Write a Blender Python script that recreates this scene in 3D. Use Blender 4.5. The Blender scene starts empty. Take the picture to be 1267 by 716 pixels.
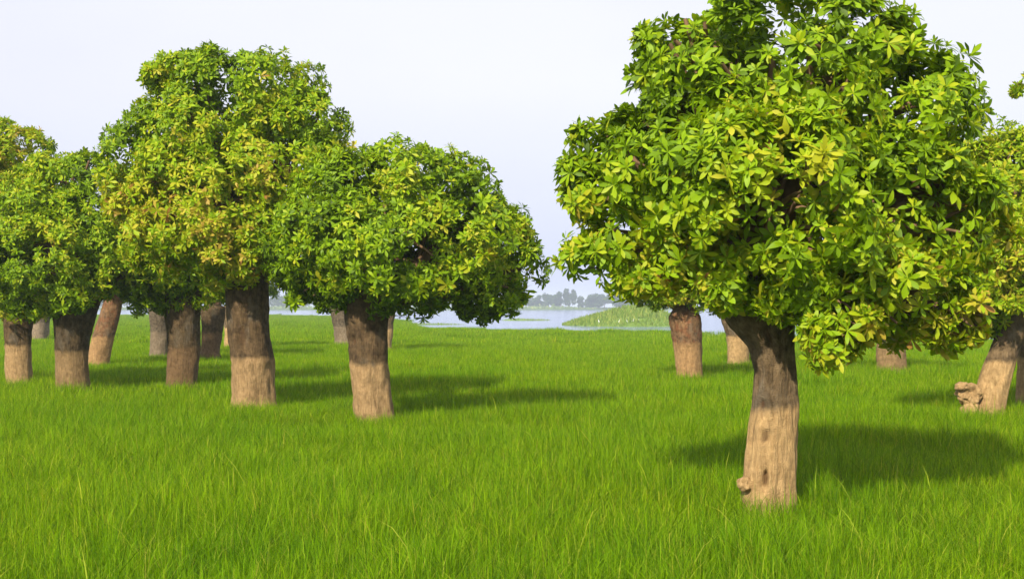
import bpy, bmesh, math, random
import numpy as np
from mathutils import Vector, Matrix, noise

# ------------------------------------------------------------------ camera, sky, sun, exposure
S = bpy.context.scene
C = S.collection
R = math.radians
FPX, CX, HY, EYE = 1500.0, 633.5, 379.0, 2.4      # focal length in photo pixels, centre column, horizon row, eye height
GRASS = 0.42

cam_d = bpy.data.cameras.new('camera'); cam = bpy.data.objects.new('camera', cam_d); C.objects.link(cam)
cam.location = (0, 0, EYE); cam.rotation_euler = (R(90), 0, 0)
cam_d.sensor_width = 36; cam_d.lens = 36 * FPX / 1267; cam_d.shift_y = (HY - 358) / 1267
cam_d.clip_start = 0.1; cam_d.clip_end = 9000
S.camera = cam
S.render.resolution_x = 1024; S.render.resolution_y = 578

SUN_EL, SUN_AZ = R(37), R(205)     # azimuth clockwise from +Y: behind the camera, to its left
w = bpy.data.worlds.new('World'); S.world = w; w.use_nodes = True
nt = w.node_tree; nt.nodes.clear()
sky = nt.nodes.new('ShaderNodeTexSky'); sky.sky_type = 'NISHITA'; sky.sun_disc = False
sky.sun_elevation = SUN_EL; sky.sun_rotation = SUN_AZ
sky.air_density = 1.0; sky.dust_density = 3.0; sky.ozone_density = 1.5; sky.altitude = 0
hsv = nt.nodes.new('ShaderNodeHueSaturation'); hsv.inputs['Saturation'].default_value = 0.28; hsv.inputs['Value'].default_value = 1.0
tc = nt.nodes.new('ShaderNodeTexCoord'); mp = nt.nodes.new('ShaderNodeMapping'); mp.inputs['Scale'].default_value = (1, 1, 2.2)
nz = nt.nodes.new('ShaderNodeTexNoise'); nz.inputs['Scale'].default_value = 1.6; nz.inputs['Detail'].default_value = 4
mr = nt.nodes.new('ShaderNodeMapRange'); mr.inputs['From Min'].default_value = 0.35; mr.inputs['From Max'].default_value = 0.7
mr.inputs['To Min'].default_value = 0.55; mr.inputs['To Max'].default_value = 0.85
mx = nt.nodes.new('ShaderNodeMix'); mx.data_type = 'RGBA'; # thin white veil of high cloud, bluer and duller low down in the haze
sz = nt.nodes.new('ShaderNodeSeparateXYZ'); ve = nt.nodes.new('ShaderNodeMapRange'); vc = nt.nodes.new('ShaderNodeMix'); vc.data_type = 'RGBA'
ve.inputs['From Min'].default_value = 0.0; ve.inputs['From Max'].default_value = 0.17
vc.inputs[6].default_value = (5.2, 5.7, 7.9, 1); vc.inputs[7].default_value = (6.6, 6.7, 7.7, 1)
bg = nt.nodes.new('ShaderNodeBackground'); bg.inputs['Strength'].default_value = 0.1
wo = nt.nodes.new('ShaderNodeOutputWorld')
L = nt.links.new
L(tc.outputs['Generated'], mp.inputs['Vector']); L(mp.outputs[0], nz.inputs['Vector']); L(nz.outputs['Fac'], mr.inputs['Value'])
L(sky.outputs[0], hsv.inputs['Color']); L(hsv.outputs[0], mx.inputs[6]); L(mr.outputs[0], mx.inputs[0])
L(tc.outputs['Generated'], sz.inputs[0]); L(sz.outputs['Z'], ve.inputs['Value']); L(ve.outputs[0], vc.inputs[0]); L(vc.outputs[2], mx.inputs[7])
L(mx.outputs[2], bg.inputs['Color']); L(bg.outputs[0], wo.inputs['Surface'])

sd = bpy.data.lights.new('sun', 'SUN'); sd.energy = 5.0; sd.angle = R(1.4); sd.color = (1.0, 0.90, 0.70)
sun = bpy.data.objects.new('sun', sd); C.objects.link(sun)
to_sun = Vector((math.sin(SUN_AZ) * math.cos(SUN_EL), math.cos(SUN_AZ) * math.cos(SUN_EL), math.sin(SUN_EL)))
sun.rotation_euler = to_sun.to_track_quat('Z', 'Y').to_euler(); sun.location = (-20, -20, 30)

S.view_settings.view_transform = 'Standard'; S.view_settings.look = 'None'
S.view_settings.exposure = 0.6; S.view_settings.gamma = 1; S.view_settings.use_curve_mapping = False
S.render.engine = 'CYCLES'
S.cycles.max_bounces = 8; S.cycles.transparent_max_bounces = 6; S.cycles.volume_bounces = 1

rng = np.random.default_rng(7); random.seed(7)

# ------------------------------------------------------------------ helpers
def at(px, py, d):                                 # a photo pixel at distance d as a place in metres
    return Vector(((px - CX) / FPX * d, d, EYE - (py - HY) / FPX * d))

def tag(o, label=None, cat=None, group=None, kind=None):
    if label: o['label'] = label
    if cat: o['category'] = cat
    if group: o['group'] = group
    if kind: o['kind'] = kind
    return o

def link(name, me, mat=None, parent=None, loc=(0, 0, 0)):
    o = bpy.data.objects.new(name, me); C.objects.link(o); o.location = loc
    if mat is not None and len(me.materials) == 0: me.materials.append(mat)
    if parent: o.parent = parent
    return o

def np_mesh(name, V, F, attrs=None, smooth=False, mat=None):
    """V (n,3); F (m,k) faces of one size k; attrs name -> per-vertex floats"""
    me = bpy.data.meshes.new(name)
    n, (m, k) = len(V), F.shape
    me.vertices.add(n); me.vertices.foreach_set('co', np.ascontiguousarray(V, dtype=np.float32).ravel())
    me.loops.add(m * k); me.loops.foreach_set('vertex_index', np.ascontiguousarray(F, dtype=np.int32).ravel())
    me.polygons.add(m); me.polygons.foreach_set('loop_start', np.arange(0, m * k, k, dtype=np.int32))
    if smooth: me.polygons.foreach_set('use_smooth', np.ones(m, dtype=bool))
    for a, v in (attrs or {}).items():
        at_ = me.attributes.new(a, 'FLOAT', 'POINT'); at_.data.foreach_set('value', np.ascontiguousarray(v, dtype=np.float32))
    me.update(calc_edges=True)
    if mat is not None: me.materials.append(mat)
    return me

class N:                                           # a small node-material writer
    def __init__(s, name):
        s.m = bpy.data.materials.new(name); s.m.use_nodes = True; s.t = s.m.node_tree; s.t.nodes.clear()
        s.out = s.n('OutputMaterial')
    def n(s, kind, **kw):
        x = s.t.nodes.new('ShaderNode' + kind)
        for k, v in kw.items():
            if hasattr(x, k): setattr(x, k, v)
            else: x.inputs[k.replace('_', ' ')].default_value = v
        return x
    def l(s, a, b): s.t.links.new(a, b)
    def noise(s, scale, detail=4, vec=None, rough=0.55, stretch=None):
        x = s.n('TexNoise'); x.inputs['Scale'].default_value = scale; x.inputs['Detail'].default_value = detail
        x.inputs['Roughness'].default_value = rough
        if vec is not None:
            if stretch:
                mpg = s.n('Mapping'); mpg.inputs['Scale'].default_value = stretch; s.l(vec, mpg.inputs['Vector']); vec = mpg.outputs[0]
            s.l(vec, x.inputs['Vector'])
        return x.outputs['Fac']
    def ramp(s, fac, stops):
        x = s.n('ValToRGB'); e = x.color_ramp.elements
        while len(e) < len(stops): e.new(0.5)
        for el, (p, c) in zip(e, stops): el.position = p; el.color = (*c, 1)
        s.l(fac, x.inputs['Fac']); return x.outputs['Color']
    def rng(s, v, a, b, c=0.0, d=1.0):
        x = s.n('MapRange'); s.l(v, x.inputs['Value'])
        for k, q in zip(('From Min', 'From Max', 'To Min', 'To Max'), (a, b, c, d)): x.inputs[k].default_value = q
        return x.outputs[0]
    def mix(s, fac, a, b, mode='MIX'):
        x = s.n('Mix'); x.data_type = 'RGBA'; x.blend_type = mode
        for sock, v in ((x.inputs[0], fac), (x.inputs[6], a), (x.inputs[7], b)):
            if isinstance(v, (int, float)): sock.default_value = v
            elif isinstance(v, tuple): sock.default_value = (*v, 1)
            else: s.l(v, sock)
        return x.outputs[2]
    def math(s, op, a, b):
        x = s.n('Math'); x.operation = op
        for i, v in enumerate((a, b)):
            if isinstance(v, (int, float)): x.inputs[i].default_value = v
            else: s.l(v, x.inputs[i])
        return x.outputs[0]

def leaf_like(name, col_fn, trans=0.35, rough=0.45, spec=0.4, tboost=(1.25, 1.15, 0.5)):
    m = N(name); col = col_fn(m)
    p = m.n('BsdfPrincipled'); p.inputs['Roughness'].default_value = rough; p.inputs['Specular IOR Level'].default_value = spec
    m.l(col, p.inputs['Base Color'])
    t = m.n('BsdfTranslucent'); m.l(m.mix(1.0, col, tboost, 'MULTIPLY'), t.inputs['Color'])
    x = m.n('MixShader'); x.inputs[0].default_value = trans
    m.l(p.outputs[0], x.inputs[1]); m.l(t.outputs[0], x.inputs[2]); m.l(x.outputs[0], m.out.inputs['Surface'])
    return m.m

# ------------------------------------------------------------------ materials
def leaf_col(m):
    tone = m.n('Attribute'); tone.attribute_name = 'tone'
    g = m.n('NewGeometry')
    f = m.math('ADD', tone.outputs['Fac'], m.rng(g.outputs['Random Per Island'], 0, 1, -0.26, 0.26))
    c = m.ramp(f, [(0.0, (0.050, 0.095, 0.002)), (0.22, (0.125, 0.225, 0.003)), (0.5, (0.255, 0.410, 0.004)),
                   (0.72, (0.41, 0.46, 0.014)), (0.92, (0.50, 0.42, 0.045)), (1.0, (0.36, 0.19, 0.05))])
    n = m.noise(9, 2, g.outputs['Position'])
    return m.mix(m.rng(n, 0.3, 0.75, 0.0, 0.35), c, m.mix(1.0, c, (0.65, 0.7, 0.6), 'MULTIPLY'))
M_leaf = leaf_like('leaf', leaf_col, 0.38, 0.5, 0.22)

def grass_col(m):
    g = m.n('NewGeometry')
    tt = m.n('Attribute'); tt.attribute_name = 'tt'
    r = g.outputs['Random Per Island']
    base = m.ramp(r, [(0.0, (0.050, 0.120, 0.001)), (0.45, (0.138, 0.300, 0.001)), (0.88, (0.250, 0.430, 0.003)), (1.0, (0.44, 0.45, 0.06))])
    big = m.noise(0.22, 3, g.outputs['Position'])
    c = m.mix(m.rng(big, 0.35, 0.68, 0.0, 0.75), base, m.mix(1.0, base, (1.40, 1.16, 0.9), 'MULTIPLY'))
    small = m.noise(1.6, 3, g.outputs['Position'])
    c = m.mix(m.rng(small, 0.3, 0.65, 0.6, 0.0), c, m.mix(1.0, c, (0.66, 0.78, 0.7), 'MULTIPLY'))
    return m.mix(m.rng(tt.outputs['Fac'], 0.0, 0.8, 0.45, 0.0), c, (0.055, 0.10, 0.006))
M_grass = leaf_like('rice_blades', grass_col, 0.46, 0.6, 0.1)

def reed_col(m):
    g = m.n('NewGeometry')
    return m.ramp(g.outputs['Random Per Island'], [(0.0, (0.09, 0.16, 0.02)), (0.6, (0.17, 0.27, 0.035)), (1.0, (0.30, 0.34, 0.08))])
M_reed = leaf_like('reed_blades', reed_col, 0.3, 0.6, 0.2)

def far_col(m):
    g = m.n('NewGeometry')
    return m.ramp(g.outputs['Random Per Island'], [(0.0, (0.014, 0.040, 0.010)), (1.0, (0.050, 0.095, 0.022))])
M_far = leaf_like('far_foliage', far_col, 0.2, 0.7, 0.2)

def bark(name, pale=(0.54, 0.36, 0.175), dark=(0.185, 0.130, 0.075), line=1.30, red=0.0):
    m = N(name); g = m.n('NewGeometry'); P = g.outputs['Position']
    sx = m.n('SeparateXYZ'); m.l(P, sx.inputs[0])
    n1 = m.noise(3.2, 5, P, 0.6, (1, 1, 0.5)); n2 = m.noise(30, 5, P, 0.7, (1, 1, 0.16)); n3 = m.noise(9, 4, P); n4 = m.noise(70, 3, P)
    z = m.math('ADD', sx.outputs['Z'], m.rng(n1, 0, 1, -0.13, 0.13))
    f = m.rng(z, line - 0.03, line + 0.06)
    d = m.mix(m.rng(n3, 0.35, 0.7), tuple(x * 0.55 for x in dark), tuple(x * 1.45 for x in dark))
    d = m.mix(m.rng(n1, 0.52, 0.7, 0, 0.6), d, (0.19, 0.165, 0.13))           # grey lichen
    if red: d = m.mix(m.rng(m.noise(5, 3, P), 0.5, 0.62, 0, red), d, (0.24, 0.10, 0.05))
    p = m.mix(m.rng(n3, 0.35, 0.7), tuple(x * 0.74 for x in pale), tuple(min(1, x * 1.15) for x in pale))
    p = m.mix(m.rng(m.noise(1.7, 5, P, 0.65), 0.5, 0.72, 0, 0.55), p, tuple(x * 0.5 for x in pale))   # damp brown stains
    p = m.mix(m.rng(n4, 0.58, 0.72, 0, 0.45), p, (0.24, 0.15, 0.08))            # specks in the dried silt
    c = m.mix(f, p, d)
    c = m.mix(m.rng(m.noise(14, 6, P, 0.75), 0.5, 0.66, 0, 0.45), c, m.mix(1.0, c, (0.55, 0.5, 0.45), 'MULTIPLY'))   # pits and patches
    c = m.mix(m.rng(n2, 0.35, 0.62, 0.75, 0.0), c, m.mix(1.0, c, (0.6, 0.55, 0.48), 'MULTIPLY'))
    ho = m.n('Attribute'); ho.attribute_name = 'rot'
    c = m.mix(m.rng(ho.outputs['Fac'], 0, 1, 0, 0.9), c, (0.09, 0.045, 0.02))   # rot brown that also darkens the hollows by colour
    b = m.n('BsdfPrincipled'); b.inputs['Roughness'].default_value = 0.88; b.inputs['Specular IOR Level'].default_value = 0.15
    m.l(c, b.inputs['Base Color'])
    bu = m.n('Bump'); bu.inputs['Strength'].default_value = 1.0; bu.inputs['Distance'].default_value = 0.05
    m.l(m.math('ADD', n2, m.math('MULTIPLY', n4, 0.5)), bu.inputs['Height']); m.l(bu.outputs[0], b.inputs['Normal'])
    m.l(b.outputs[0], m.out.inputs['Surface']); return m.m
M_bark = bark('bark_with_silt_band')
M_bark_red = bark('bark_peeling_red', pale=(0.44, 0.27, 0.13), dark=(0.22, 0.13, 0.07), red=0.7)
M_bark_grey = bark('bark_grey', pale=(0.27, 0.21, 0.15), dark=(0.14, 0.11, 0.08))

M_bark_shade = bark('bark_with_painted_shade', pale=(0.20, 0.125, 0.065), dark=(0.11, 0.075, 0.04))  # darker bark copy, the trunk's shade is put into its colours
M_bark_mid = bark('bark_with_tan_foot', pale=(0.46, 0.305, 0.155), dark=(0.125, 0.083, 0.045))
M_bark_dull = bark('bark_with_part_shade', pale=(0.30, 0.20, 0.10), dark=(0.095, 0.066, 0.036), line=1.25)  # duller brown foot, partial shade is put into the colour
def plain(name, c1, c2, scale, rough=0.9):
    m = N(name); g = m.n('NewGeometry'); b = m.n('BsdfPrincipled'); b.inputs['Roughness'].default_value = rough
    b.inputs['Specular IOR Level'].default_value = 0.15
    m.l(m.mix(m.rng(m.noise(scale, 5, g.outputs['Position']), 0.35, 0.65), c1, c2), b.inputs['Base Color'])
    m.l(b.outputs[0], m.out.inputs['Surface']); return m.m
M_twig = plain('twig_bark', (0.10, 0.062, 0.035), (0.21, 0.13, 0.075), 6)
M_ground = plain('field_soil', (0.045, 0.075, 0.010), (0.075, 0.135, 0.012), 0.8)
M_bank = plain('grassy_bank', (0.10, 0.17, 0.03), (0.15, 0.24, 0.04), 0.5)
M_plume = plain('egret_plumage', (0.8, 0.8, 0.78), (0.75, 0.75, 0.72), 5, 0.6)

def water_mat():
    m = N('lake_water'); g = m.n('NewGeometry'); b = m.n('BsdfPrincipled')
    b.inputs['Base Color'].default_value = (0.14, 0.20, 0.36, 1); b.inputs['Roughness'].default_value = 0.12; b.inputs['IOR'].default_value = 1.33
    bu = m.n('Bump'); bu.inputs['Strength'].default_value = 0.35; bu.inputs['Distance'].default_value = 0.08
    m.l(m.noise(0.9, 4, g.outputs['Position'], 0.6, (0.35, 1, 1)), bu.inputs['Height']); m.l(bu.outputs[0], b.inputs['Normal'])
    m.l(b.outputs[0], m.out.inputs['Surface']); return m.m
M_water = water_mat()

# ------------------------------------------------------------------ ground, lake bed, water
SHORE = [(-1.6, 320), (-0.6, 310), (-0.19, 290), (-0.115, 250), (-0.094, 165), (-0.085, 131), (0.004, 108), (0.11, 103), (0.18, 91), (0.31, 81), (0.42, 76), (0.9, 66), (1.6, 60)]
su, sdst = np.array([a for a, b in SHORE]), np.array([b for a, b in SHORE])
def shore(u): return np.interp(u, su, sdst)
def ground_z(x, y):
    u = x / np.maximum(y, 1.0)
    e = y - shore(u)
    z = np.where(e < 0, 0.0, -np.clip(e / 6.0, 0, 1) * 1.4)
    far = np.clip((y - 985 - 18 * np.sin(x * 0.011)) / 14.0, 0, 1)
    return np.where(y > 500, -1.4 + far * 1.9, z)

ys = np.concatenate([np.linspace(-60, 55, 24), np.arange(58, 340, 3.0), np.linspace(345, 960, 40), np.arange(965, 1060, 4.0), np.linspace(1070, 2500, 24)])
xs = np.concatenate([np.linspace(-2500, -420, 26), np.linspace(-400, -130, 40), np.arange(-128, 129, 4.0), np.linspace(130, 400, 40), np.linspace(420, 2500, 26)])
X, Y = np.meshgrid(xs, ys)
Z = ground_z(X, Y)
def grid_faces(ny, nx):
    i = np.arange(ny * nx).reshape(ny, nx)
    return np.stack([i[:-1, :-1].ravel(), i[:-1, 1:].ravel(), i[1:, 1:].ravel(), i[1:, :-1].ravel()], 1)
g = link('ground', np_mesh('ground', np.stack([X.ravel(), Y.ravel(), Z.ravel()], 1), grid_faces(len(ys), len(xs)), smooth=True, mat=M_ground))
tag(g, kind='structure')
wv = np.array([(-2400, 50, -0.5), (2400, 50, -0.5), (2400, 1030, -0.5), (-2400, 1030, -0.5)], float)
tag(link('water', np_mesh('water', wv, np.array([[0, 1, 2, 3]]), mat=M_water)), kind='structure')

# ------------------------------------------------------------------ blades of rice
def blades(n, size, h0, h1, w0, seg, lean, seed, clump=0.0):
    r = np.random.default_rng(seed)
    if clump:                                       # hills of rice: blades fan out of shared roots
        nc = max(1, int(n / clump)); cc = r.uniform(-size / 2, size / 2, (nc, 2)); k = r.integers(0, nc, n)
        root = cc[k] + r.normal(0, 0.028, (n, 2)); out = root - cc[k]
        az = np.arctan2(out[:, 1], out[:, 0]) + r.normal(0, 0.5, n)
    else:
        root = r.uniform(-size / 2, size / 2, (n, 2)); az = r.uniform(0, 2 * math.pi, n)
    h = r.uniform(h0, h1, n); ln = np.abs(r.normal(0, lean, n)) * h; w_ = w0 * r.uniform(0.6, 1.3, n)
    face = az + math.pi / 2 + r.normal(0, 0.5, n)
    droop = r.uniform(0.4, 1.0, n) ** 3 * 0.38
    V, A = [], []
    for s in range(seg + 1):
        t = s / seg
        off = ln * t ** 2.2
        cx = root[:, 0] + np.cos(az) * off; cy = root[:, 1] + np.sin(az) * off
        z = h * (t - droop * t ** 4)
        ww = w_ * (0.65 + 0.9 * t - 1.5 * t ** 2.5) * 0.5 if s < seg else w_ * 0.02
        dx, dy = np.cos(face) * ww, np.sin(face) * ww
        V.append(np.stack([cx - dx, cy - dy, z], 1)); V.append(np.stack([cx + dx, cy + dy, z], 1))
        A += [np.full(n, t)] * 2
    nv = 2 * (seg + 1)
    V = np.stack(V, 1).reshape(-1, 3); A = np.stack(A, 1).reshape(-1)
    F = []
    for s in range(seg):
        b = np.arange(n) * nv + 2 * s
        F.append(np.stack([b, b + 1, b + 3, b + 2], 1))
    return V, np.concatenate(F), A

def scatter_object(name, pts, rot, scl, tint_idx, sources):
    """one object: points that carry blade tufts through geometry nodes"""
    me = bpy.data.meshes.new(name); me.vertices.add(len(pts)); me.vertices.foreach_set('co', np.ascontiguousarray(pts, np.float32).ravel())
    for a, v in (('rotx', rot[:, 0]), ('roty', rot[:, 1]), ('rotz', rot[:, 2]), ('scl', scl[:, 0]), ('sclz', scl[:, 1])):
        q = me.attributes.new(a, 'FLOAT', 'POINT'); q.data.foreach_set('value', np.ascontiguousarray(v, np.float32))
    q = me.attributes.new('idx', 'INT', 'POINT'); q.data.foreach_set('value', np.ascontiguousarray(tint_idx, np.int32))
    me.update()
    o = link(name, me)
    t = bpy.data.node_groups.new(name + '_nodes', 'GeometryNodeTree')
    t.interface.new_socket('Geometry', in_out='INPUT', socket_type='NodeSocketGeometry')
    t.interface.new_socket('Geometry', in_out='OUTPUT', socket_type='NodeSocketGeometry')
    gi, go = t.nodes.new('NodeGroupInput'), t.nodes.new('NodeGroupOutput')
    jn = t.nodes.new('GeometryNodeGeometryToInstance')
    for s in reversed(sources):
        oi = t.nodes.new('GeometryNodeObjectInfo'); oi.inputs['Object'].default_value = s; oi.inputs['As Instance'].default_value = True
        t.links.new(oi.outputs['Geometry'], jn.inputs[0])
    def na(nm, ty='FLOAT'):
        x = t.nodes.new('GeometryNodeInputNamedAttribute'); x.data_type = ty; x.inputs['Name'].default_value = nm; return x.outputs[0]
    jg = t.nodes.new('GeometryNodeJoinGeometry')
    for s in reversed(sources):
        oi = t.nodes.new('GeometryNodeObjectInfo'); oi.inputs['Object'].default_value = s; oi.inputs['As Instance'].default_value = True
        t.links.new(oi.outputs['Geometry'], jg.inputs[0])
    t.nodes.remove(jn)
    ip = t.nodes.new('GeometryNodeInstanceOnPoints'); ip.inputs['Pick Instance'].default_value = True
    cr = t.nodes.new('ShaderNodeCombineXYZ'); cs = t.nodes.new('ShaderNodeCombineXYZ')
    for k, nm in enumerate(('rotx', 'roty', 'rotz')): t.links.new(na(nm), cr.inputs[k])
    sx, sz = na('scl'), na('sclz')
    t.links.new(sx, cs.inputs[0]); t.links.new(sx, cs.inputs[1]); t.links.new(sz, cs.inputs[2])
    t.links.new(gi.outputs[0], ip.inputs['Points']); t.links.new(jg.outputs[0], ip.inputs['Instance'])
    t.links.new(na('idx', 'INT'), ip.inputs['Instance Index']); t.links.new(cr.outputs[0], ip.inputs['Rotation']); t.links.new(cs.outputs[0], ip.inputs['Scale'])
    t.links.new(ip.outputs[0], go.inputs[0])
    md = o.modifiers.new('scatter', 'NODES'); md.node_group = t
    return o

def tuft_sources(name, k, mat, tall=0, **kw):
    res = []
    for i in range(k):
        V, F, A = blades(seed=100 + i + len(name), **kw)
        if tall:                                    # a few longer, coarser blades standing above the rest
            V2, F2, A2 = blades(tall, kw['size'], 0.45, 0.74, 0.0095, kw['seg'], 0.42, 300 + i)
            V, F, A = np.concatenate([V, V2]), np.concatenate([F, F2 + len(V)]), np.concatenate([A, A2])
        res.append(bpy.data.objects.new(name, np_mesh(name, V, F, {'tt': A}, smooth=False, mat=mat)))
    return res

def field_points(d0, d1, step, jit):
    P_ = []
    y = d0
    while y < d1:
        half = 0.52 * y + 5
        x = np.arange(-half, half, step); n = len(x)
        q = np.stack([x + rng.uniform(-jit, jit, n), np.full(n, y) + rng.uniform(-jit, jit, n)], 1)
        P_.append(q); y += step
    P_ = np.concatenate(P_); keep = P_[:, 1] < shore(P_[:, 0] / P_[:, 1]) - 0.4
    return P_[keep]
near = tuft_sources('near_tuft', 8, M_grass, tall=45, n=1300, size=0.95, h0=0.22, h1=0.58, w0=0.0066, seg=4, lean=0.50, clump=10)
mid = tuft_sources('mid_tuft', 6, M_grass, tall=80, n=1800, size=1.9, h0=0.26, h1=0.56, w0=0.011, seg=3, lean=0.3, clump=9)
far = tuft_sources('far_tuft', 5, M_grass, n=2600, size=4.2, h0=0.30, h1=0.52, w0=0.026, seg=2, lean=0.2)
pn, pm, pf = field_points(4.5, 27, 0.75, 0.14), field_points(27, 66, 1.45, 0.3), field_points(66, 320, 3.3, 0.6)
pts = np.concatenate([pn, pm, pf]); n = len(pts)
idx = np.concatenate([rng.integers(0, 8, len(pn)), 8 + rng.integers(0, 6, len(pm)), 14 + rng.integers(0, 5, len(pf))])
hz = np.array([noise.noise(Vector((p[0] * 0.45, p[1] * 0.45, 3.0))) for p in pts])
hz2 = np.array([noise.noise(Vector((p[0] * 0.12, p[1] * 0.12, 9.0))) for p in pts])
rot = np.stack([rng.normal(0, 0.05, n), rng.normal(0.03, 0.05, n), rng.uniform(0, 2 * math.pi, n)], 1)
scl = np.stack([np.ones(n), 0.94 + 0.34 * hz + 0.18 * hz2 + rng.normal(0, 0.04, n)], 1)
p3 = np.concatenate([pts, np.zeros((n, 1))], 1)
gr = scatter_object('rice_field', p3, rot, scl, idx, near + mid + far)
tag(gr, 'bright green young rice standing thick over the whole field', 'rice', kind='stuff')

# ------------------------------------------------------------------ leaves
def leaf_verts(Ln, W, bend, fold=0.16, rich=True):
    """one obovate leaf along +X: midrib and two edges"""
    st = [(0.0, 0.08), (0.28, 0.42), (0.50, 0.84), (0.68, 1.0), (0.87, 0.62), (1.0, 0.0)] if rich else [(0.0, 0.10), (0.38, 0.68), (0.68, 1.0), (1.0, 0.0)]
    V, F = [], []
    for t, ww in st:
        x = Ln * t; z = -bend * Ln * t * t; hw = W * 0.5 * ww
        V += [(x, -hw, z + fold * hw), (x, 0, z), (x, hw, z + fold * hw)]
    for i in range(len(st) - 1):
        a = 3 * i; F += [(a, a + 3, a + 4, a + 1), (a + 1, a + 4, a + 5, a + 2)]
    return np.array(V), np.array(F)

def cluster_variant(seed, nl, Ln, rich):
    """a whorl of leaves at a twig end, axis +Z; returns per leaf matrices and the joined arrays"""
    r = np.random.default_rng(seed); Vs, Fs, mats, k = [], [], [], 0
    off = r.uniform(0, 6.28); e0, e1 = r.uniform(-35, 5), r.uniform(45, 85)
    for i in range(nl):
        f = i / (nl - 1)
        az = off + i * 2.399963 + r.normal(0, 0.15)
        el = R(e0 + (e1 - e0) * f ** 1.2 + r.normal(0, 12))
        l_ = Ln * (1.0 - 0.42 * f) * r.uniform(0.85, 1.12)
        lv, lf = leaf_verts(1, 0.35 * r.uniform(0.8, 1.2), r.uniform(-0.05, 0.5), rich=rich)
        M = Matrix.Translation((0, 0, 0.05 * Ln * (i - nl / 2) / nl)) @ Matrix.Rotation(az, 4, 'Z') @ Matrix.Rotation(-el, 4, 'Y') @ Matrix.Rotation(r.normal(0, 0.3), 4, 'X') @ Matrix.Scale(l_, 4)
        mats.append((M, lv, lf)); A = np.array(M)
        Vs.append(lv @ A[:3, :3].T + A[:3, 3]); Fs.append(lf + k); k += len(lv)
    return np.concatenate(Vs), np.concatenate(Fs), mats

RICH = [cluster_variant(11 + i, (13, 10, 12, 9, 14, 11, 12, 8)[i], (0.185, 0.165, 0.195, 0.15, 0.17, 0.20, 0.16, 0.18)[i], True) for i in range(8)]
LEAN = [cluster_variant(51 + i, (11, 9, 12, 10, 8, 11, 10, 12)[i], (0.19, 0.17, 0.20, 0.16, 0.18, 0.21, 0.17, 0.19)[i], False) for i in range(8)]
TONES = [0.20, 0.34, 0.46, 0.58, 0.72]
INST = {}
def inst_mesh(rich, v, tb):
    key = (rich, v, tb)
    if key not in INST:
        V, F, _ = (RICH if rich else LEAN)[v]
        INST[key] = np_mesh('leaf_cluster', V, F, {'tone': np.full(len(V), TONES[tb])}, mat=M_leaf)
    return INST[key]
LEAFM = {}
def leaf_mesh(tb, k, lv, lf):
    if (tb, k) not in LEAFM:
        LEAFM[(tb, k)] = np_mesh('leaf', lv, lf, {'tone': np.full(len(lv), TONES[tb])}, mat=M_leaf)
    return LEAFM[(tb, k)]

def axes(d, r):
    """rotation matrices (n,3,3) taking +Z to the unit vectors d with a random spin"""
    n = len(d); a = r.normal(0, 1, (n, 3)); x = np.cross(a, d); x /= np.linalg.norm(x, axis=1)[:, None]; y = np.cross(d, x)
    return np.stack([x, y, d], 2)

# ------------------------------------------------------------------ trunks and limbs
def tube(path, rad, n=10, rough=0.0, seed=0, cap=True):
    """a bent, tapered, uneven tube through the points of path"""
    V = []; up = Vector((0, 0, 1)); m = len(path)
    side = None
    for i, p in enumerate(path):
        t = (path[min(i + 1, m - 1)] - path[max(i - 1, 0)]).normalized()
        if side is None: side = t.orthogonal().normalized()
        side = (side - t * side.dot(t)).normalized(); o2 = t.cross(side)
        for k in range(n):
            a = 2 * math.pi * k / n; d = side * math.cos(a) + o2 * math.sin(a)
            q = p + d * rad[i]
            rr = rad[i] * (1 + rough * noise.noise(q * (1.2 / max(rad[0], 0.02)) * 0.5 + Vector((seed, 0, 0))))
            V.append(p + d * rr)
    F = [(i * n + k, i * n + (k + 1) % n, (i + 1) * n + (k + 1) % n, (i + 1) * n + k) for i in range(m - 1) for k in range(n)]
    return np.array([tuple(v) for v in V]), np.array(F)

def bez(a, b, c, n):
    return [a * (1 - t) ** 2 + b * 2 * t * (1 - t) + c * t * t for t in [i / (n - 1) for i in range(n)]]

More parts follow.
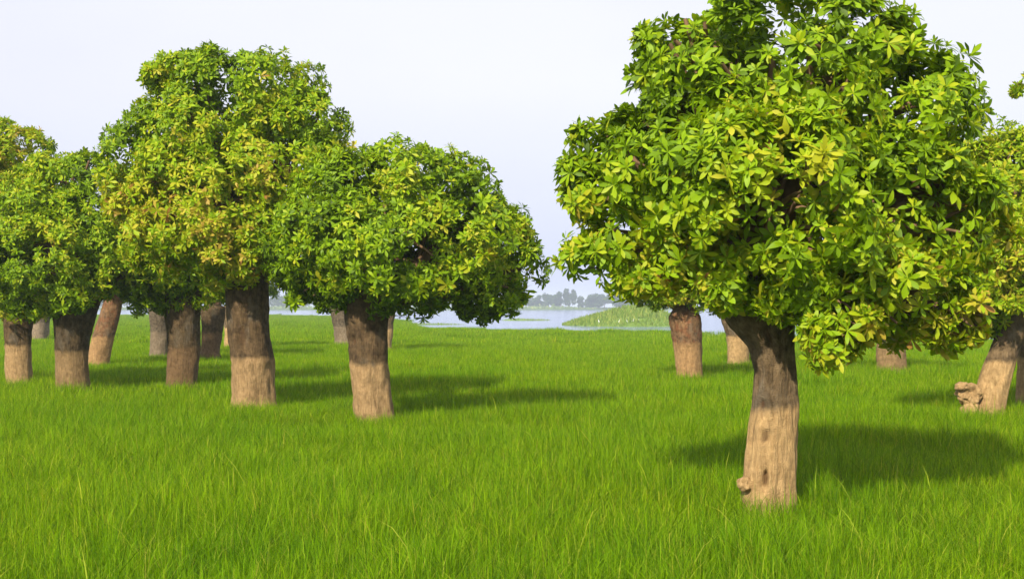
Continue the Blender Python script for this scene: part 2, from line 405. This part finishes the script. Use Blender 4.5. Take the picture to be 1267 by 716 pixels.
def trunk_mesh(base, prof, D, seed, mat, n=26, m=34, features=()):
    """prof: rows (py, left px, right px) from the photograph at distance D, base upwards"""
    prof = sorted(prof, key=lambda r: -r[0])
    zz = [EYE - (r[0] - HY) / FPX * D for r in prof]
    cx = [((r[1] + r[2]) / 2 - CX) / FPX * D for r in prof]; rd = [(r[2] - r[1]) / 2 / FPX * D for r in prof]
    zs = np.linspace(-0.05, zz[-1], m)
    X_ = np.interp(zs, zz, cx); R_ = np.interp(zs, zz, rd)
    R_ = R_ * (0.955 + 0.11 * np.exp(-np.maximum(zs, 0) / 0.16))
    V, rotv = [], []
    for i, z in enumerate(zs):
        for k in range(n):
            a = 2 * math.pi * k / n
            ca, sa = math.cos(a), math.sin(a)
            q = Vector((ca * 1.1, sa * 1.1, z * 0.8 + seed * 7.3))
            f = 1 + 0.13 * noise.noise(q) + 0.085 * noise.noise(Vector((ca * 3.0, sa * 3.0, z * 1.3 + seed * 3.1))) + 0.05 * noise.noise(Vector((ca * 6, sa * 6, z * 5 + seed))) + 0.025 * noise.noise(Vector((ca * 16, sa * 16, z * 7 + seed)))
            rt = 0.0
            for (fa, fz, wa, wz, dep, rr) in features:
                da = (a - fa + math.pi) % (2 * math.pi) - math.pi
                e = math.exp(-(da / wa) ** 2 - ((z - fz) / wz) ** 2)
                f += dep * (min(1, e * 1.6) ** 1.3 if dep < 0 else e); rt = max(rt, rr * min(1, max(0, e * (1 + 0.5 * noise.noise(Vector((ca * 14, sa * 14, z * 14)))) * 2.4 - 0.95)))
            V.append((X_[i] + ca * R_[i] * f, D + sa * R_[i] * f, z)); rotv.append(rt)
    F = [(i * n + k, i * n + (k + 1) % n, (i + 1) * n + (k + 1) % n, (i + 1) * n + k) for i in range(m - 1) for k in range(n)]
    top = len(V); V.append((X_[-1], D, zs[-1] + R_[-1] * 0.45)); rotv.append(0)
    F += [((m - 1) * n + k, (m - 1) * n + (k + 1) % n, top, top) for k in range(n)]
    me = bpy.data.meshes.new('trunk')
    me.from_pydata([tuple(Vector(v) - base) for v in V], [], [tuple(dict.fromkeys(f)) for f in F]); me.update()
    q = me.attributes.new('rot', 'FLOAT', 'POINT'); q.data.foreach_set('value', np.array(rotv, np.float32))  # mask of the darkened brown in the hollows
    for p in me.polygons: p.use_smooth = True
    me.materials.append(mat)
    return me, Vector((X_[-1], D, zs[-1])), R_[-1]

def lump(r, seed, sub=4, sq=(1, 1, 1), amp=0.35, hole=None):
    bm = bmesh.new(); bmesh.ops.create_icosphere(bm, subdivisions=sub, radius=1)
    for v in bm.verts:
        d = v.co.normalized(); f = 1 + amp * noise.noise(d * 1.7 + Vector((seed, 0, 0))) + amp * 0.55 * noise.noise(d * 4.3 + Vector((0, seed, 0)))
        if hole is not None: f -= 0.6 * max(0, d.dot(hole) - 0.72) / 0.28
        v.co = Vector((d.x * sq[0], d.y * sq[1], d.z * sq[2])) * f * r
    me = bpy.data.meshes.new('burl'); bm.to_mesh(me); bm.free()
    for p in me.polygons: p.use_smooth = True
    return me

# ------------------------------------------------------------------ a whole tree
GROUP = 'pollarded trees standing in the rice field'
camv = np.array([0, 0, EYE])
def tree(label, D, trunk, blobs, yellow=0.0, dens=1.0, rich=False, parts=0, seed=1, mat=None, features=(), detail=(26, 34), leafs=0, ytop=None, size=1.0):
    mat = mat or M_bark
    r = np.random.default_rng(seed)
    lo = max(trunk, key=lambda q: q[0])
    base = Vector((((lo[1] + lo[2]) / 2 - CX) / FPX * D, D, 0))
    root = bpy.data.objects.new('tree', None); C.objects.link(root); root.location = base; root.empty_display_size = 0.3
    tag(root, label, 'tree', GROUP)
    me, top, tr = trunk_mesh(base, trunk, D, seed, mat, detail[0], detail[1], features)
    trunk_o = link('trunk', me, None, root)
    # crown volumes: ellipsoids in metres
    B = []
    for b in blobs:
        c = at(b[0], b[1], D); k = D / FPX
        dy = b[4] if len(b) > 4 else 0.0
        B.append((np.array([c.x, c.y + dy, c.z]), np.array([b[2] * k, (b[2] + b[3]) / 2 * k * 1.0, b[3] * k])))
    # limbs
    for i, (c, rr) in enumerate(B):
        tip = Vector(c); st = top + Vector((0, 0, -tr * 0.9))
        if rr.min() < 0.22:
            big = [Vector(b[0]) for b in B if b[1].min() > rr.min() * 1.2]; st = min(big, key=lambda q: (q - tip).length)
        tip2 = tip + (tip - st).normalized() * min(0.3, float(rr.min()) * 0.3)
        ctl = st.lerp(tip, 0.45) + Vector((0, 0, 0.12 * (tip - st).length))
        r0 = min(tr * 0.62, 0.07 + 0.075 * (tip - st).length) * min(1.0, 0.12 + float(rr.min()) / 0.55)
        path = bez(st, ctl, tip2, 9)
        V, F = tube(path, [r0 * (1 - 0.86 * t / 8) for t in range(9)], 8, 0.35, seed + i)
        twV, twF = [V], [F]; k = len(V)
        for j in range(12 if rich else 6):               # twigs off this limb
            d = r.normal(0, 1, 3); d /= np.linalg.norm(d); q = path[4 + j % 4]
            e = Vector(c + d * rr * r.uniform(0.6, 0.9))
            V, F = tube(bez(q, q.lerp(e, 0.5) + Vector((0, 0, 0.1)), e, 5), [r0 * 0.22 * (1 - 0.16 * t) for t in range(5)], 5, 0)
            twV.append(V); twF.append(F + k); k += len(V)
        link('limb', np_mesh('limb', np.concatenate(twV) - np.array(base), np.concatenate(twF), smooth=True, mat=M_twig), None, root)
    # leaf whorls
    pos, axs, rel = [], [], []
    cen = np.mean([b[0] for b in B], 0)
    for bi, (c, rr) in enumerate(B):
        area = 4 * math.pi * (((rr[0] * rr[1]) ** 1.6 + (rr[0] * rr[2]) ** 1.6 + (rr[1] * rr[2]) ** 1.6) / 3) ** (1 / 1.6)
        nb = int(area * 3.0 * dens) + (3 if area > 1 else 1)
        for _ in range(nb):
            d = r.normal(0, 1, 3); d /= np.linalg.norm(d)
            p = c + d * rr * r.uniform(0.72, 1.02)
            if any(np.linalg.norm((p - c2) / r2) < 0.72 for j, (c2, r2) in enumerate(B) if j != bi): continue
            rs = r.uniform(0.17, 0.40) * min(1.25, max(0.55, rr.min() / 0.7))
            outw = d / rr; outw /= np.linalg.norm(outw)
            kk = int(r.integers(15, 27))
            e = r.normal(0, 1, (kk, 3)); e /= np.linalg.norm(e, axis=1)[:, None]
            e = e + outw * 0.75 + np.array([0, 0, 0.25]); e /= np.linalg.norm(e, axis=1)[:, None]
            pos.append(p + e * rs * r.uniform(0.65, 1.1, (kk, 1)))
            a = e * 0.8 + outw * 0.45 + np.array([0, 0, 0.30]) + r.normal(0, 0.3, (kk, 3)); a /= np.linalg.norm(a, axis=1)[:, None]
            axs.append(a); rel.append(np.full(kk, 1.0))
        ni = int(area * 11 * dens)                          # inner leaves that close the crown
        d = r.normal(0, 1, (ni, 3)); d /= np.linalg.norm(d, axis=1)[:, None]
        pos.append(c + d * rr * r.uniform(0.45, 0.85, (ni, 1))); a = d + np.array([0, 0, 0.4]); axs.append(a / np.linalg.norm(a, axis=1)[:, None]); rel.append(np.zeros(ni))
    pos, axs, rel = np.concatenate(pos), np.concatenate(axs), np.concatenate(rel)
    keep = pos[:, 2] > 1.15
    pos, axs, rel = pos[keep], axs[keep], rel[keep]; n = len(pos)
    # colour tone: clumps of greener and yellower leaves
    tn = np.array([noise.noise(Vector(p * 0.75) + Vector((seed * 3.7, 0, 0))) for p in pos])
    tone = 0.43 + 0.28 * tn + yellow * 0.22 + r.normal(0, 0.085, n)
    if ytop is not None:                                   # greener towards the top, yellower below
        tone += ytop * (cen[2] - pos[:, 2]) / 2.0
    tone = np.clip(tone, 0.12, 0.76)
    sc = r.uniform(0.62, 1.22, n) * size
    RM = axes(axs, r); var = r.integers(0, 8, n)
    # the ones that show largest: outer, turned to the camera, near
    tocam = camv - pos; dist = np.linalg.norm(tocam, axis=1); tocam /= dist[:, None]
    rc = pos - cen; rc /= np.linalg.norm(rc, axis=1)[:, None]
    inner = np.zeros(n, bool)
    for c, rr in B: inner |= np.linalg.norm((pos - c) / rr, axis=1) < 0.93
    score = (rc * tocam).sum(1) + 0.35 * (axs * tocam).sum(1) - inner * 1.5 + (rel - 1) * 3 + r.normal(0, 0.12, n)
    pick = np.argsort(-score)[:parts] if parts else np.array([], int)
    single = np.zeros(n, bool); single[pick] = True
    det = set(pick[:leafs].tolist())
    bas = np.array(base)
    for i in pick:
        tb = int(np.clip(round((tone[i] - 0.20) / 0.13), 0, 4)); M = Matrix(RM[i].tolist()).to_4x4(); M.translation = Vector(pos[i] - bas)
        M = M @ Matrix.Scale(float(sc[i]), 4)
        if i in det:
            tw = link('leaf_cluster', TWIG, None, root); tw.matrix_local = M
            for k, (ML, lv, lf) in enumerate(RICH[var[i]][2]):
                lo_ = link('leaf', leaf_mesh(tb, (int(var[i]), k), lv, lf), None, tw); lo_.matrix_local = ML
        else:
            o = link('leaf_cluster', inst_mesh(rich, int(var[i]), tb), None, root); o.matrix_local = M
    Vs, Fs, Ts, off = [], [], [], 0
    LIB = RICH if rich else LEAN
    for v in range(8):
        s = np.where((var == v) & ~single)[0]
        if not len(s): continue
        V, F, _ = LIB[v]
        W = np.einsum('nij,vj->nvi', RM[s] * sc[s][:, None, None], V) + (pos[s] - bas)[:, None, :]
        Vs.append(W.reshape(-1, 3)); Ts.append(np.repeat(tone[s], len(V)))
        Fs.append((F[None] + (np.arange(len(s)) * len(V))[:, None, None] + off).reshape(-1, 4)); off += len(s) * len(V)
    cr = link('crown', np_mesh('crown', np.concatenate(Vs), np.concatenate(Fs), {'tone': np.concatenate(Ts)}, mat=M_leaf), None, root)
    cr['kind'] = 'stuff'
    return root, trunk_o, base, n

TV, TF = tube([Vector((0, 0, -0.16)), Vector((0.006, 0, -0.07)), Vector((0, 0, 0.03))], [0.011, 0.009, 0.005], 6)
TWIG = np_mesh('twig', TV, TF, smooth=True, mat=M_twig)

# --- the big tree in front
root, trunk_o, base, n0 = tree(
    'largest and nearest tree, its stout trunk bearing a small knobbly burl at the foot', 13.1,
    [(660, 911, 986), (625, 916, 985), (590, 918, 984), (560, 920, 985), (500, 928, 987), (460, 932, 985), (430, 926, 984), (405, 904, 986), (385, 892, 992), (350, 890, 1000)],
    [(955, 105, 150, 105), (860, 75, 75, 60), (1040, 62, 78, 62), (848, 198, 105, 78, -0.2), (1075, 155, 112, 88), (752, 240, 58, 50), (764, 182, 42, 34), (822, 128, 46, 40), (965, 350, 46, 26, -0.8), (1010, 405, 34, 34, -0.9),
     (940, 255, 140, 90, -0.7), (1090, 270, 110, 90, -0.3), (800, 300, 85, 55), (900, 345, 70, 35, -0.4), (1155, 215, 42, 46), (1190, 290, 55, 60),
     (728, 315, 28, 34), (1010, 372, 45, 55, -0.8), (1105, 365, 80, 48, -0.5), (955, 180, 150, 90, 0.8), (1170, 395, 45, 30, -0.4)],
    yellow=0.25, dens=1.0, rich=True, parts=300, leafs=30, seed=5, detail=(150, 150), ytop=0.16,
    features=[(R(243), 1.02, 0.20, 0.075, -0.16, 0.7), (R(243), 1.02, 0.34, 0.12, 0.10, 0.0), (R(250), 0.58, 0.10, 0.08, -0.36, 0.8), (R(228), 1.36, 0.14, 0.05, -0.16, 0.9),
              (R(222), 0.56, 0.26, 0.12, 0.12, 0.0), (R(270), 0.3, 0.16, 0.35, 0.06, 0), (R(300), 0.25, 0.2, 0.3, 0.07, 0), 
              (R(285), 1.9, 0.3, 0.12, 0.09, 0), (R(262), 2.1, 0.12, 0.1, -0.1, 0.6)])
b1 = link('burl', lump(0.095, 3, 4, (1.1, 1, 0.85), 0.2), M_bark, root); b1.location = at(923, 598, 12.95) - base

# --- mid field
tree('broad round-crowned tree with reddish brown trunk, just left of the open water view', 23.3,
     [(520, 440, 490), (508, 437, 487), (470, 434, 484), (440, 431, 481), (410, 428, 480), (385, 425, 482), (360, 425, 485)],
     [(495, 252, 118, 68), (420, 262, 62, 54), (578, 285, 58, 48), (500, 300, 130, 70, -0.5), (395, 310, 52, 60), (598, 312, 54, 46), (636, 335, 32, 40), (400, 355, 48, 25), (480, 345, 70, 35, -0.6),
      (595, 365, 32, 24), (545, 350, 50, 28)],
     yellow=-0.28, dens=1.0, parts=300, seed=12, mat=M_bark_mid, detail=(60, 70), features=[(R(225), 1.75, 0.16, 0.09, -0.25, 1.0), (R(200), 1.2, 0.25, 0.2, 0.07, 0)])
tree('tallest tree of the left half, yellowish crown over a thick straight trunk', 25.8,
     [(510, 284, 343), (495, 287, 341), (450, 286, 339), (410, 281, 335), (375, 279, 332), (350, 280, 332)],
     [(300, 118, 84, 50), (203, 92, 20, 26), (245, 110, 40, 40), (372, 150, 46, 44), (250, 175, 85, 70), (185, 205, 48, 52), (340, 210, 80, 70), (270, 260, 85, 70, -0.6), (200, 270, 55, 60), (300, 310, 55, 38, -0.7), (350, 290, 55, 55)],
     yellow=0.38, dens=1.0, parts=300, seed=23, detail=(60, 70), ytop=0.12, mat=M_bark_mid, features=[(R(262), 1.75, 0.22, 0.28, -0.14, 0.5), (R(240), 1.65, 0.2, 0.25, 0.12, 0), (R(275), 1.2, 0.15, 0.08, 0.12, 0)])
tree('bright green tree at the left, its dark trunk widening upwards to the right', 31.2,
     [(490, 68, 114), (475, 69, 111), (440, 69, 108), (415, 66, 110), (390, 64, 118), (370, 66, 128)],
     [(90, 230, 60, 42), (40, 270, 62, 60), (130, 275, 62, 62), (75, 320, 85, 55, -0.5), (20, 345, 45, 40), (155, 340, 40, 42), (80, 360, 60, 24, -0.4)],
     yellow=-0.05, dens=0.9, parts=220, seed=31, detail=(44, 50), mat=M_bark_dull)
tree('leftmost tree, short trunk by the picture edge under an olive green crown', 33.7,
     [(480, 8, 43), (468, 9, 41), (430, 7, 38), (400, 6, 40), (380, 4, 44)],
     [(12, 192, 42, 36), (-30, 190, 45, 45), (-35, 235, 60, 60), (0, 290, 60, 70), (-40, 340, 60, 50), (25, 350, 45, 38)],
     yellow=0.8, dens=0.8, parts=120, seed=37, detail=(36, 40), mat=M_bark_mid)
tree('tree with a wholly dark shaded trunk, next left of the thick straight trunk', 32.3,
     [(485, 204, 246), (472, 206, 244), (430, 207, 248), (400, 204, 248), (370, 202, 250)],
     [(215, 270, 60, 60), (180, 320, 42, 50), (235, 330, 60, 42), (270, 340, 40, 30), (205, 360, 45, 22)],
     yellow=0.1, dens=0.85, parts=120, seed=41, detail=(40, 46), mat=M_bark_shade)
tree('tree whose trunk leans right with peeling red-brown bark above a pale foot', 44.0,
     [(455, 107, 137), (447, 108, 136), (415, 114, 142), (385, 124, 150), (365, 130, 154)],
     [(150, 300, 55, 40), (110, 320, 50, 35), (185, 320, 45, 30), (150, 345, 50, 20)],
     yellow=0.0, dens=0.7, parts=30, seed=43, mat=M_bark_red, detail=(36, 40), size=1.1)
tree('dim grey trunked tree directly left of the wholly dark shaded trunk', 51.7,
     [(442, 184, 209), (437, 185, 208), (405, 186, 209), (380, 183, 211)],
     [(196, 330, 45, 35), (220, 345, 40, 25)], dens=0.6, seed=47, mat=M_bark_grey, detail=(24, 26), size=1.15)
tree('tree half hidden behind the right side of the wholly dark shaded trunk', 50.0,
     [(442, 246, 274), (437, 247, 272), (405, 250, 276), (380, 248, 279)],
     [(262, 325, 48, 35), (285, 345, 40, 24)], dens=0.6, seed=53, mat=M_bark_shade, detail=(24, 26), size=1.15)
tree('tree showing a pale sliver of trunk beside the tallest left tree trunk', 62.0,
     [(430, 277, 301), (425, 277, 300), (400, 276, 299), (380, 274, 300)],
     [(290, 335, 42, 30), (315, 345, 35, 22)], dens=0.6, seed=59, detail=(24, 26), size=1.15)
tree('far tree with a dark trunk between the two leftmost trunks', 80.0,
     [(418, 38, 60), (414, 38, 60), (395, 40, 61), (380, 38, 62)],
     [(48, 350, 40, 25), (75, 358, 30, 18)], dens=0.5, seed=61, mat=M_bark_grey, detail=(20, 20), size=1.2)
tree('far tree with a grey trunk just left of the trunk of the broad round-crowned tree', 66.0,
     [(427, 413, 440), (421, 414, 439), (400, 411, 438), (380, 408, 440)],
     [(425, 340, 45, 30), (400, 350, 30, 20)], dens=0.55, seed=67, mat=M_bark_grey, detail=(24, 26), size=1.15)
tree('far tree showing a narrow trunk strip directly right of the broad round-crowned tree trunk', 58.0,
     [(432, 462, 486), (427, 463, 485), (400, 464, 487), (380, 460, 492)],
     [(478, 335, 48, 30), (500, 350, 30, 18)], dens=0.55, seed=71, detail=(24, 26), size=1.15)

# --- right side
tree('short tree with a reddish trunk, beside the islet and left of the largest tree', 36.0,
     [(470, 834, 872), (462, 836, 870), (430, 833, 869), (405, 829, 868), (392, 827, 868), (380, 835, 862)],
     [(830, 330, 68, 42), (880, 325, 60, 45), (800, 355, 35, 24), (855, 360, 60, 24)],
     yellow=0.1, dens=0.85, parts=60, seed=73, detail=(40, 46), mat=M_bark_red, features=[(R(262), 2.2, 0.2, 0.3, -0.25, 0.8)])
tree('tree with a pale trunk foot peeping out close left of the largest trunk', 45.0,
     [(450, 899, 929), (445, 900, 928), (415, 897, 928), (390, 890, 930)],
     [(912, 330, 55, 40), (945, 345, 40, 28)], dens=0.6, seed=79, detail=(26, 28), size=1.15)
tree('tree with a squat brownish trunk under the yellow sprays right of the largest trunk', 39.0,
     [(463, 1084, 1124), (456, 1085, 1122), (430, 1086, 1121), (405, 1085, 1122), (385, 1082, 1126)],
     [(1100, 330, 70, 42), (1060, 345, 38, 25), (1145, 345, 42, 28)], yellow=0.2, dens=0.7, seed=83, detail=(34, 36), mat=M_bark_dull, size=1.1)
root, trunk_o, base, _ = tree('leaning tree at the right with a stump-like cut burl beside its foot', 23.8,
     [(520, 1197, 1243), (505, 1203, 1243), (480, 1207, 1248), (455, 1215, 1255), (430, 1226, 1262), (405, 1236, 1275), (385, 1240, 1282)],
     [(1215, 235, 60, 60), (1275, 240, 75, 80), (1200, 320, 68, 50, -0.4), (1260, 330, 75, 55, -0.3), (1170, 360, 50, 36), (1150, 290, 45, 45), (1340, 300, 70, 80), (1235, 385, 50, 26), (1110, 395, 38, 22), (1255, 205, 32, 26)],
     yellow=0.35, dens=1.0, parts=300, seed=89, detail=(60, 70))
s1 = link('burl', lump(0.245, 14, 5, (1.0, 0.9, 0.9), 0.24, Vector((0.1, -0.95, 0.1)).normalized()), M_bark, root); s1.location = at(1199, 487, 23.6) - base
s2 = link('burl', lump(0.13, 6, 4, (1.1, 0.9, 0.7), 0.25), M_bark, root); s2.location = at(1190, 478, 23.5) - base
s3 = link('burl', lump(0.19, 8, 4, (1.0, 0.9, 1.4), 0.25), M_bark, root); s3.location = at(1201, 508, 23.6) - base
tree('rightmost tree, cut by the picture edge, a loose leafy twig reaching out high up', 26.0,
     [(500, 1257, 1300), (495, 1258, 1299), (450, 1258, 1298), (410, 1260, 1302), (385, 1262, 1306)],
     [(1315, 215, 55, 45), (1370, 190, 60, 60), (1256, 108, 11, 4), (1276, 106, 12, 6), (1345, 130, 35, 30), (1330, 260, 70, 70)],
     yellow=0.3, dens=0.9, parts=80, seed=97, detail=(40, 46))

# ------------------------------------------------------------------ the islet, reed strips and egrets in the lake
def mound(name, u0, u1, d0, d1, h, label, cat, nb, bh, seed, mat=M_bank):
    r = np.random.default_rng(seed); nx, ny = 60, 24
    cx, cy = (u0 + u1) / 2, (d0 + d1) / 2; hx, hy = (u1 - u0) / 2, (d1 - d0) / 2
    def hgt(a, b):
        e = np.sqrt(np.abs(a) ** 2 + b ** 2); pk = np.clip(0.35 + 0.65 * np.exp(-((a - 0.25) / 0.55) ** 2), 0, 1)
        return -0.75 + (h * pk + 0.75) * np.clip(1 - e ** 2.2, 0, 1) ** 0.8
    gx, gy = np.meshgrid(np.linspace(-1.05, 1.05, nx), np.linspace(-1.05, 1.05, ny))
    gz = hgt(gx, gy); gz = gz + 0.12 * np.array([noise.noise(Vector((a * 6, b * 4, seed))) for a, b in zip(gx.ravel(), gy.ravel())]).reshape(gz.shape) * (gz > -0.5)
    V = np.stack([(gx * hx).ravel(), (gy * hy).ravel(), gz.ravel()], 1)
    o = link(name, np_mesh(name, V, grid_faces(ny, nx), smooth=True, mat=mat), loc=(cx, cy, 0)); tag(o, label, cat)
    a = r.uniform(-1, 1, (nb, 2)); a = a[(a ** 2).sum(1) < 0.93]; m_ = len(a)
    z = hgt(a[:, 0], a[:, 1]); x0, y0 = a[:, 0] * hx, a[:, 1] * hy
    H = bh * r.uniform(0.5, 1.3, m_) * (0.35 + 0.65 * (1 - (a ** 2).sum(1))); az = r.uniform(0, 6.28, m_); wd = bh * 0.09
    lx, ly = np.cos(az) * H * 0.35, np.sin(az) * H * 0.2; f = r.uniform(0, 3.14, m_)
    P0 = np.stack([x0 - np.cos(f) * wd, y0 - np.sin(f) * wd, z - 0.05], 1); P1 = np.stack([x0 + np.cos(f) * wd, y0 + np.sin(f) * wd, z - 0.05], 1)
    P2 = np.stack([x0 + lx * .4 + np.cos(f) * wd * .7, y0 + ly * .4, z + H * 0.6], 1); P3 = np.stack([x0 + lx, y0 + ly, z + H], 1)
    Vb = np.stack([P0, P1, P2, P3], 1).reshape(-1, 3); Fb = np.arange(m_ * 4).reshape(-1, 4)
    q = link('reeds', np_mesh('reeds', Vb, Fb, mat=M_reed), None, o); q['kind'] = 'stuff'
    return o
isle = mound('islet', 7.5, 28.5, 173, 205, 2.0, 'low grassy green islet in the lake with white birds along its edge', 'islet', 9000, 0.9, 3)
mound('reed_strip', -27, -6, 190, 196, -0.38, 'thin low strip of water plants in the lake beneath the broad round crown', 'water plants', 1500, 0.35, 5)
mound('reed_strip', -3, 9, 250, 253, -0.36, 'dark thin spit of water plants reaching left from the islet', 'water plants', 700, 0.4, 6)
mound('reed_strip', 28, 60, 135, 150, 0.1, 'low strip of water plants glimpsed behind the yellow sprays of the largest tree', 'water plants', 2500, 0.6, 8)
EM = None
ordn_b = ['first', 'second', 'third', 'fourth', 'fifth', 'sixth', 'seventh']
def egret(x, y, z, rz, egret_lab):
    global EM
    if EM is None:
        body, bf = tube([Vector(v) for v in ((-0.30, 0, 0.34), (-0.18, 0, 0.40), (0, 0, 0.47), (0.14, 0, 0.55), (0.20, 0, 0.66), (0.15, 0, 0.80), (0.19, 0, 0.92), (0.27, 0, 0.93), (0.42, 0, 0.91))],
                        [0.02, 0.09, 0.12, 0.08, 0.045, 0.035, 0.045, 0.035, 0.008], 8)
        l1, f1 = tube([Vector((-0.02, 0.03, 0.42)), Vector((-0.02, 0.03, -0.1))], [0.012, 0.01], 5); l2 = l1 * np.array([1, -1, 1])
        EM = np_mesh('egret', np.concatenate([body, l1, l2]), np.concatenate([bf, f1 + len(body), f1 + len(body) + len(l1)]), smooth=True, mat=M_plume)
    o = link('white_bird', EM, loc=(x, y, z)); o.rotation_euler = (0, 0, rz); tag(o, egret_lab, 'bird', 'white birds on the islet'); return o
for bi, (px, dd, zz, lab) in enumerate(((741, 176.5, -0.05, 'leftmost of the small white birds on the grassy islet'), (766, 175.8, -0.05, 'second small white bird from the left on the grassy islet'),
                                         (776, 175.6, -0.05, 'middle one of the small white birds on the grassy islet'), (783, 175.8, 0.0, 'second small white bird from the right on the grassy islet'), (791, 176.2, 0.0, 'rightmost of the small white birds on the grassy islet'))):
    egret((px - CX) / FPX * dd, dd, zz, random.uniform(0, 6.28), lab).scale = (0.6, 0.6, 0.6)

# ------------------------------------------------------------------ the hazy far shore
def far_tree(px, d, h, wd, label, seed):
    r = np.random.default_rng(seed); x = (px - CX) / FPX * d
    root = bpy.data.objects.new('far_tree', None); C.objects.link(root); root.location = (x, d, 0.45)
    tag(root, label, 'tree', 'hazy trees on the far shore')
    V, F = tube([Vector((0, 0, -0.3)), Vector((r.normal(0, .3), 0, h * 0.35)), Vector((r.normal(0, .5), 0, h * 0.75))], [0.35, 0.27, 0.12], 7)
    link('trunk', np_mesh('trunk', V, F, smooth=True, mat=M_twig), None, root)
    Vs = []
    for k in range(10):
        c = np.array([r.uniform(-.55, .55) * wd, r.uniform(-.3, .3) * wd, h * r.uniform(0.22, 0.84)]); rr = np.array([wd * .24, wd * .24, h * .17]) * r.uniform(.7, 1.25)
        m_ = 170; e = r.normal(0, 1, (m_, 3)); e /= np.linalg.norm(e, axis=1)[:, None]; p = c + e * rr * r.uniform(.6, 1.1, (m_, 1))
        a = r.normal(0, 1, (m_, 3)) * 0.42; b = r.normal(0, 1, (m_, 3)) * 0.42
        Vs.append(np.stack([p - a, p + b, p + a, p - b], 1).reshape(-1, 3))
    V = np.concatenate(Vs)
    cr = link('crown', np_mesh('crown', V, np.arange(len(V)).reshape(-1, 4), mat=M_far), None, root); cr['kind'] = 'stuff'
spots = [(604, 12, 13), (618, 13.5, 13), (634, 14.5, 12), (648, 14, 13), (661, 11, 9), (673, 13, 11), (684, 14.5, 10), (694, 15, 9), (705, 17.5, 9), (724, 11, 10), (735, 13, 13), (748, 13.5, 14), (763, 14, 14), (779, 13, 13), (795, 12, 14)]
ordn = ['first', 'second', 'third', 'fourth', 'fifth', 'sixth', 'seventh', 'eighth', 'ninth']
for i, (px, h, wd) in enumerate(spots):
    if i == 8: lab = 'tallest hazy far-shore tree, directly left of the notch in the tree line'
    elif i == 9: lab = 'low hazy far-shore tree directly right of the notch in the tree line'
    elif i < 8: lab = ordn[7 - i] + ' hazy tree left of the tallest one on the far shore'
    else: lab = ordn[i - 9] + ' hazy tree right of the notch in the far tree line, behind the islet'
    far_tree(px, 1010 + (i * 37) % 40, h, wd, lab, 200 + i)
# the rest of that shore reads as one far wood, glimpsed in slivers below the crowns
r = np.random.default_rng(55); Vs = []
for k in range(330):
    x = r.uniform(-640, -25) if k < 180 else r.uniform(118, 640)
    c = np.array([x, r.uniform(1008, 1060), r.uniform(3.5, 10.5)]); m_ = 70
    e = r.normal(0, 1, (m_, 3)); e /= np.linalg.norm(e, axis=1)[:, None]; p = c + e * np.array([4, 4, 3]) * r.uniform(.5, 1.1, (m_, 1))
    a = r.normal(0, 1, (m_, 3)) * 0.7; b = r.normal(0, 1, (m_, 3)) * 0.7
    Vs.append(np.stack([p - a, p + b, p + a, p - b], 1).reshape(-1, 3))
V = np.concatenate(Vs)
tag(link('far_wood', np_mesh('far_wood', V, np.arange(len(V)).reshape(-1, 4), mat=M_far)), 'hazy wood along the far shore, glimpsed beneath the tree crowns', 'wood', kind='stuff')
# undergrowth along that shore
r = np.random.default_rng(77); m_ = 26000
x = r.uniform(-560, 560, m_); p = np.stack([x, 1001 + 18 * np.sin(x * 0.011) + r.uniform(0, 26, m_), 0.3 + np.abs(r.normal(0, 0.7, m_)) * (1.0 + 0.6 * np.sin(x * 0.06))], 1)
a = r.normal(0, 1, (m_, 3)) * 0.5; b = r.normal(0, 1, (m_, 3)) * 0.5
V = np.stack([p - a, p + b, p + a, p - b], 1).reshape(-1, 3)
tag(link('shore_scrub', np_mesh('shore_scrub', V, np.arange(len(V)).reshape(-1, 4), mat=M_reed)), 'low scrub along the far shore under the hazy trees', 'scrub', kind='stuff')

# ------------------------------------------------------------------ the hazy air
def box(name, x0, x1, y0, y1, z0, z1):
    v = np.array([(x, y, z) for z in (z0, z1) for y in (y0, y1) for x in (x0, x1)], float)
    f = np.array([(0, 2, 3, 1), (4, 5, 7, 6), (0, 1, 5, 4), (2, 6, 7, 3), (0, 4, 6, 2), (1, 3, 7, 5)])
    return np_mesh(name, v, f)
hm = bpy.data.materials.new('haze'); hm.use_nodes = True; hm.node_tree.nodes.clear()
pv = hm.node_tree.nodes.new('ShaderNodeVolumePrincipled'); ho = hm.node_tree.nodes.new('ShaderNodeOutputMaterial')
pv.inputs['Color'].default_value = (0.80, 0.88, 1.0, 1); pv.inputs['Density'].default_value = 0.0004; pv.inputs['Anisotropy'].default_value = 0.0
hm.node_tree.links.new(pv.outputs[0], ho.inputs['Volume'])
tag(link('haze', box('haze', -2600, 2600, -100, 2600, -2.6, 20.5), hm), 'thin pale haze hanging over the field and lake', 'haze', kind='stuff')
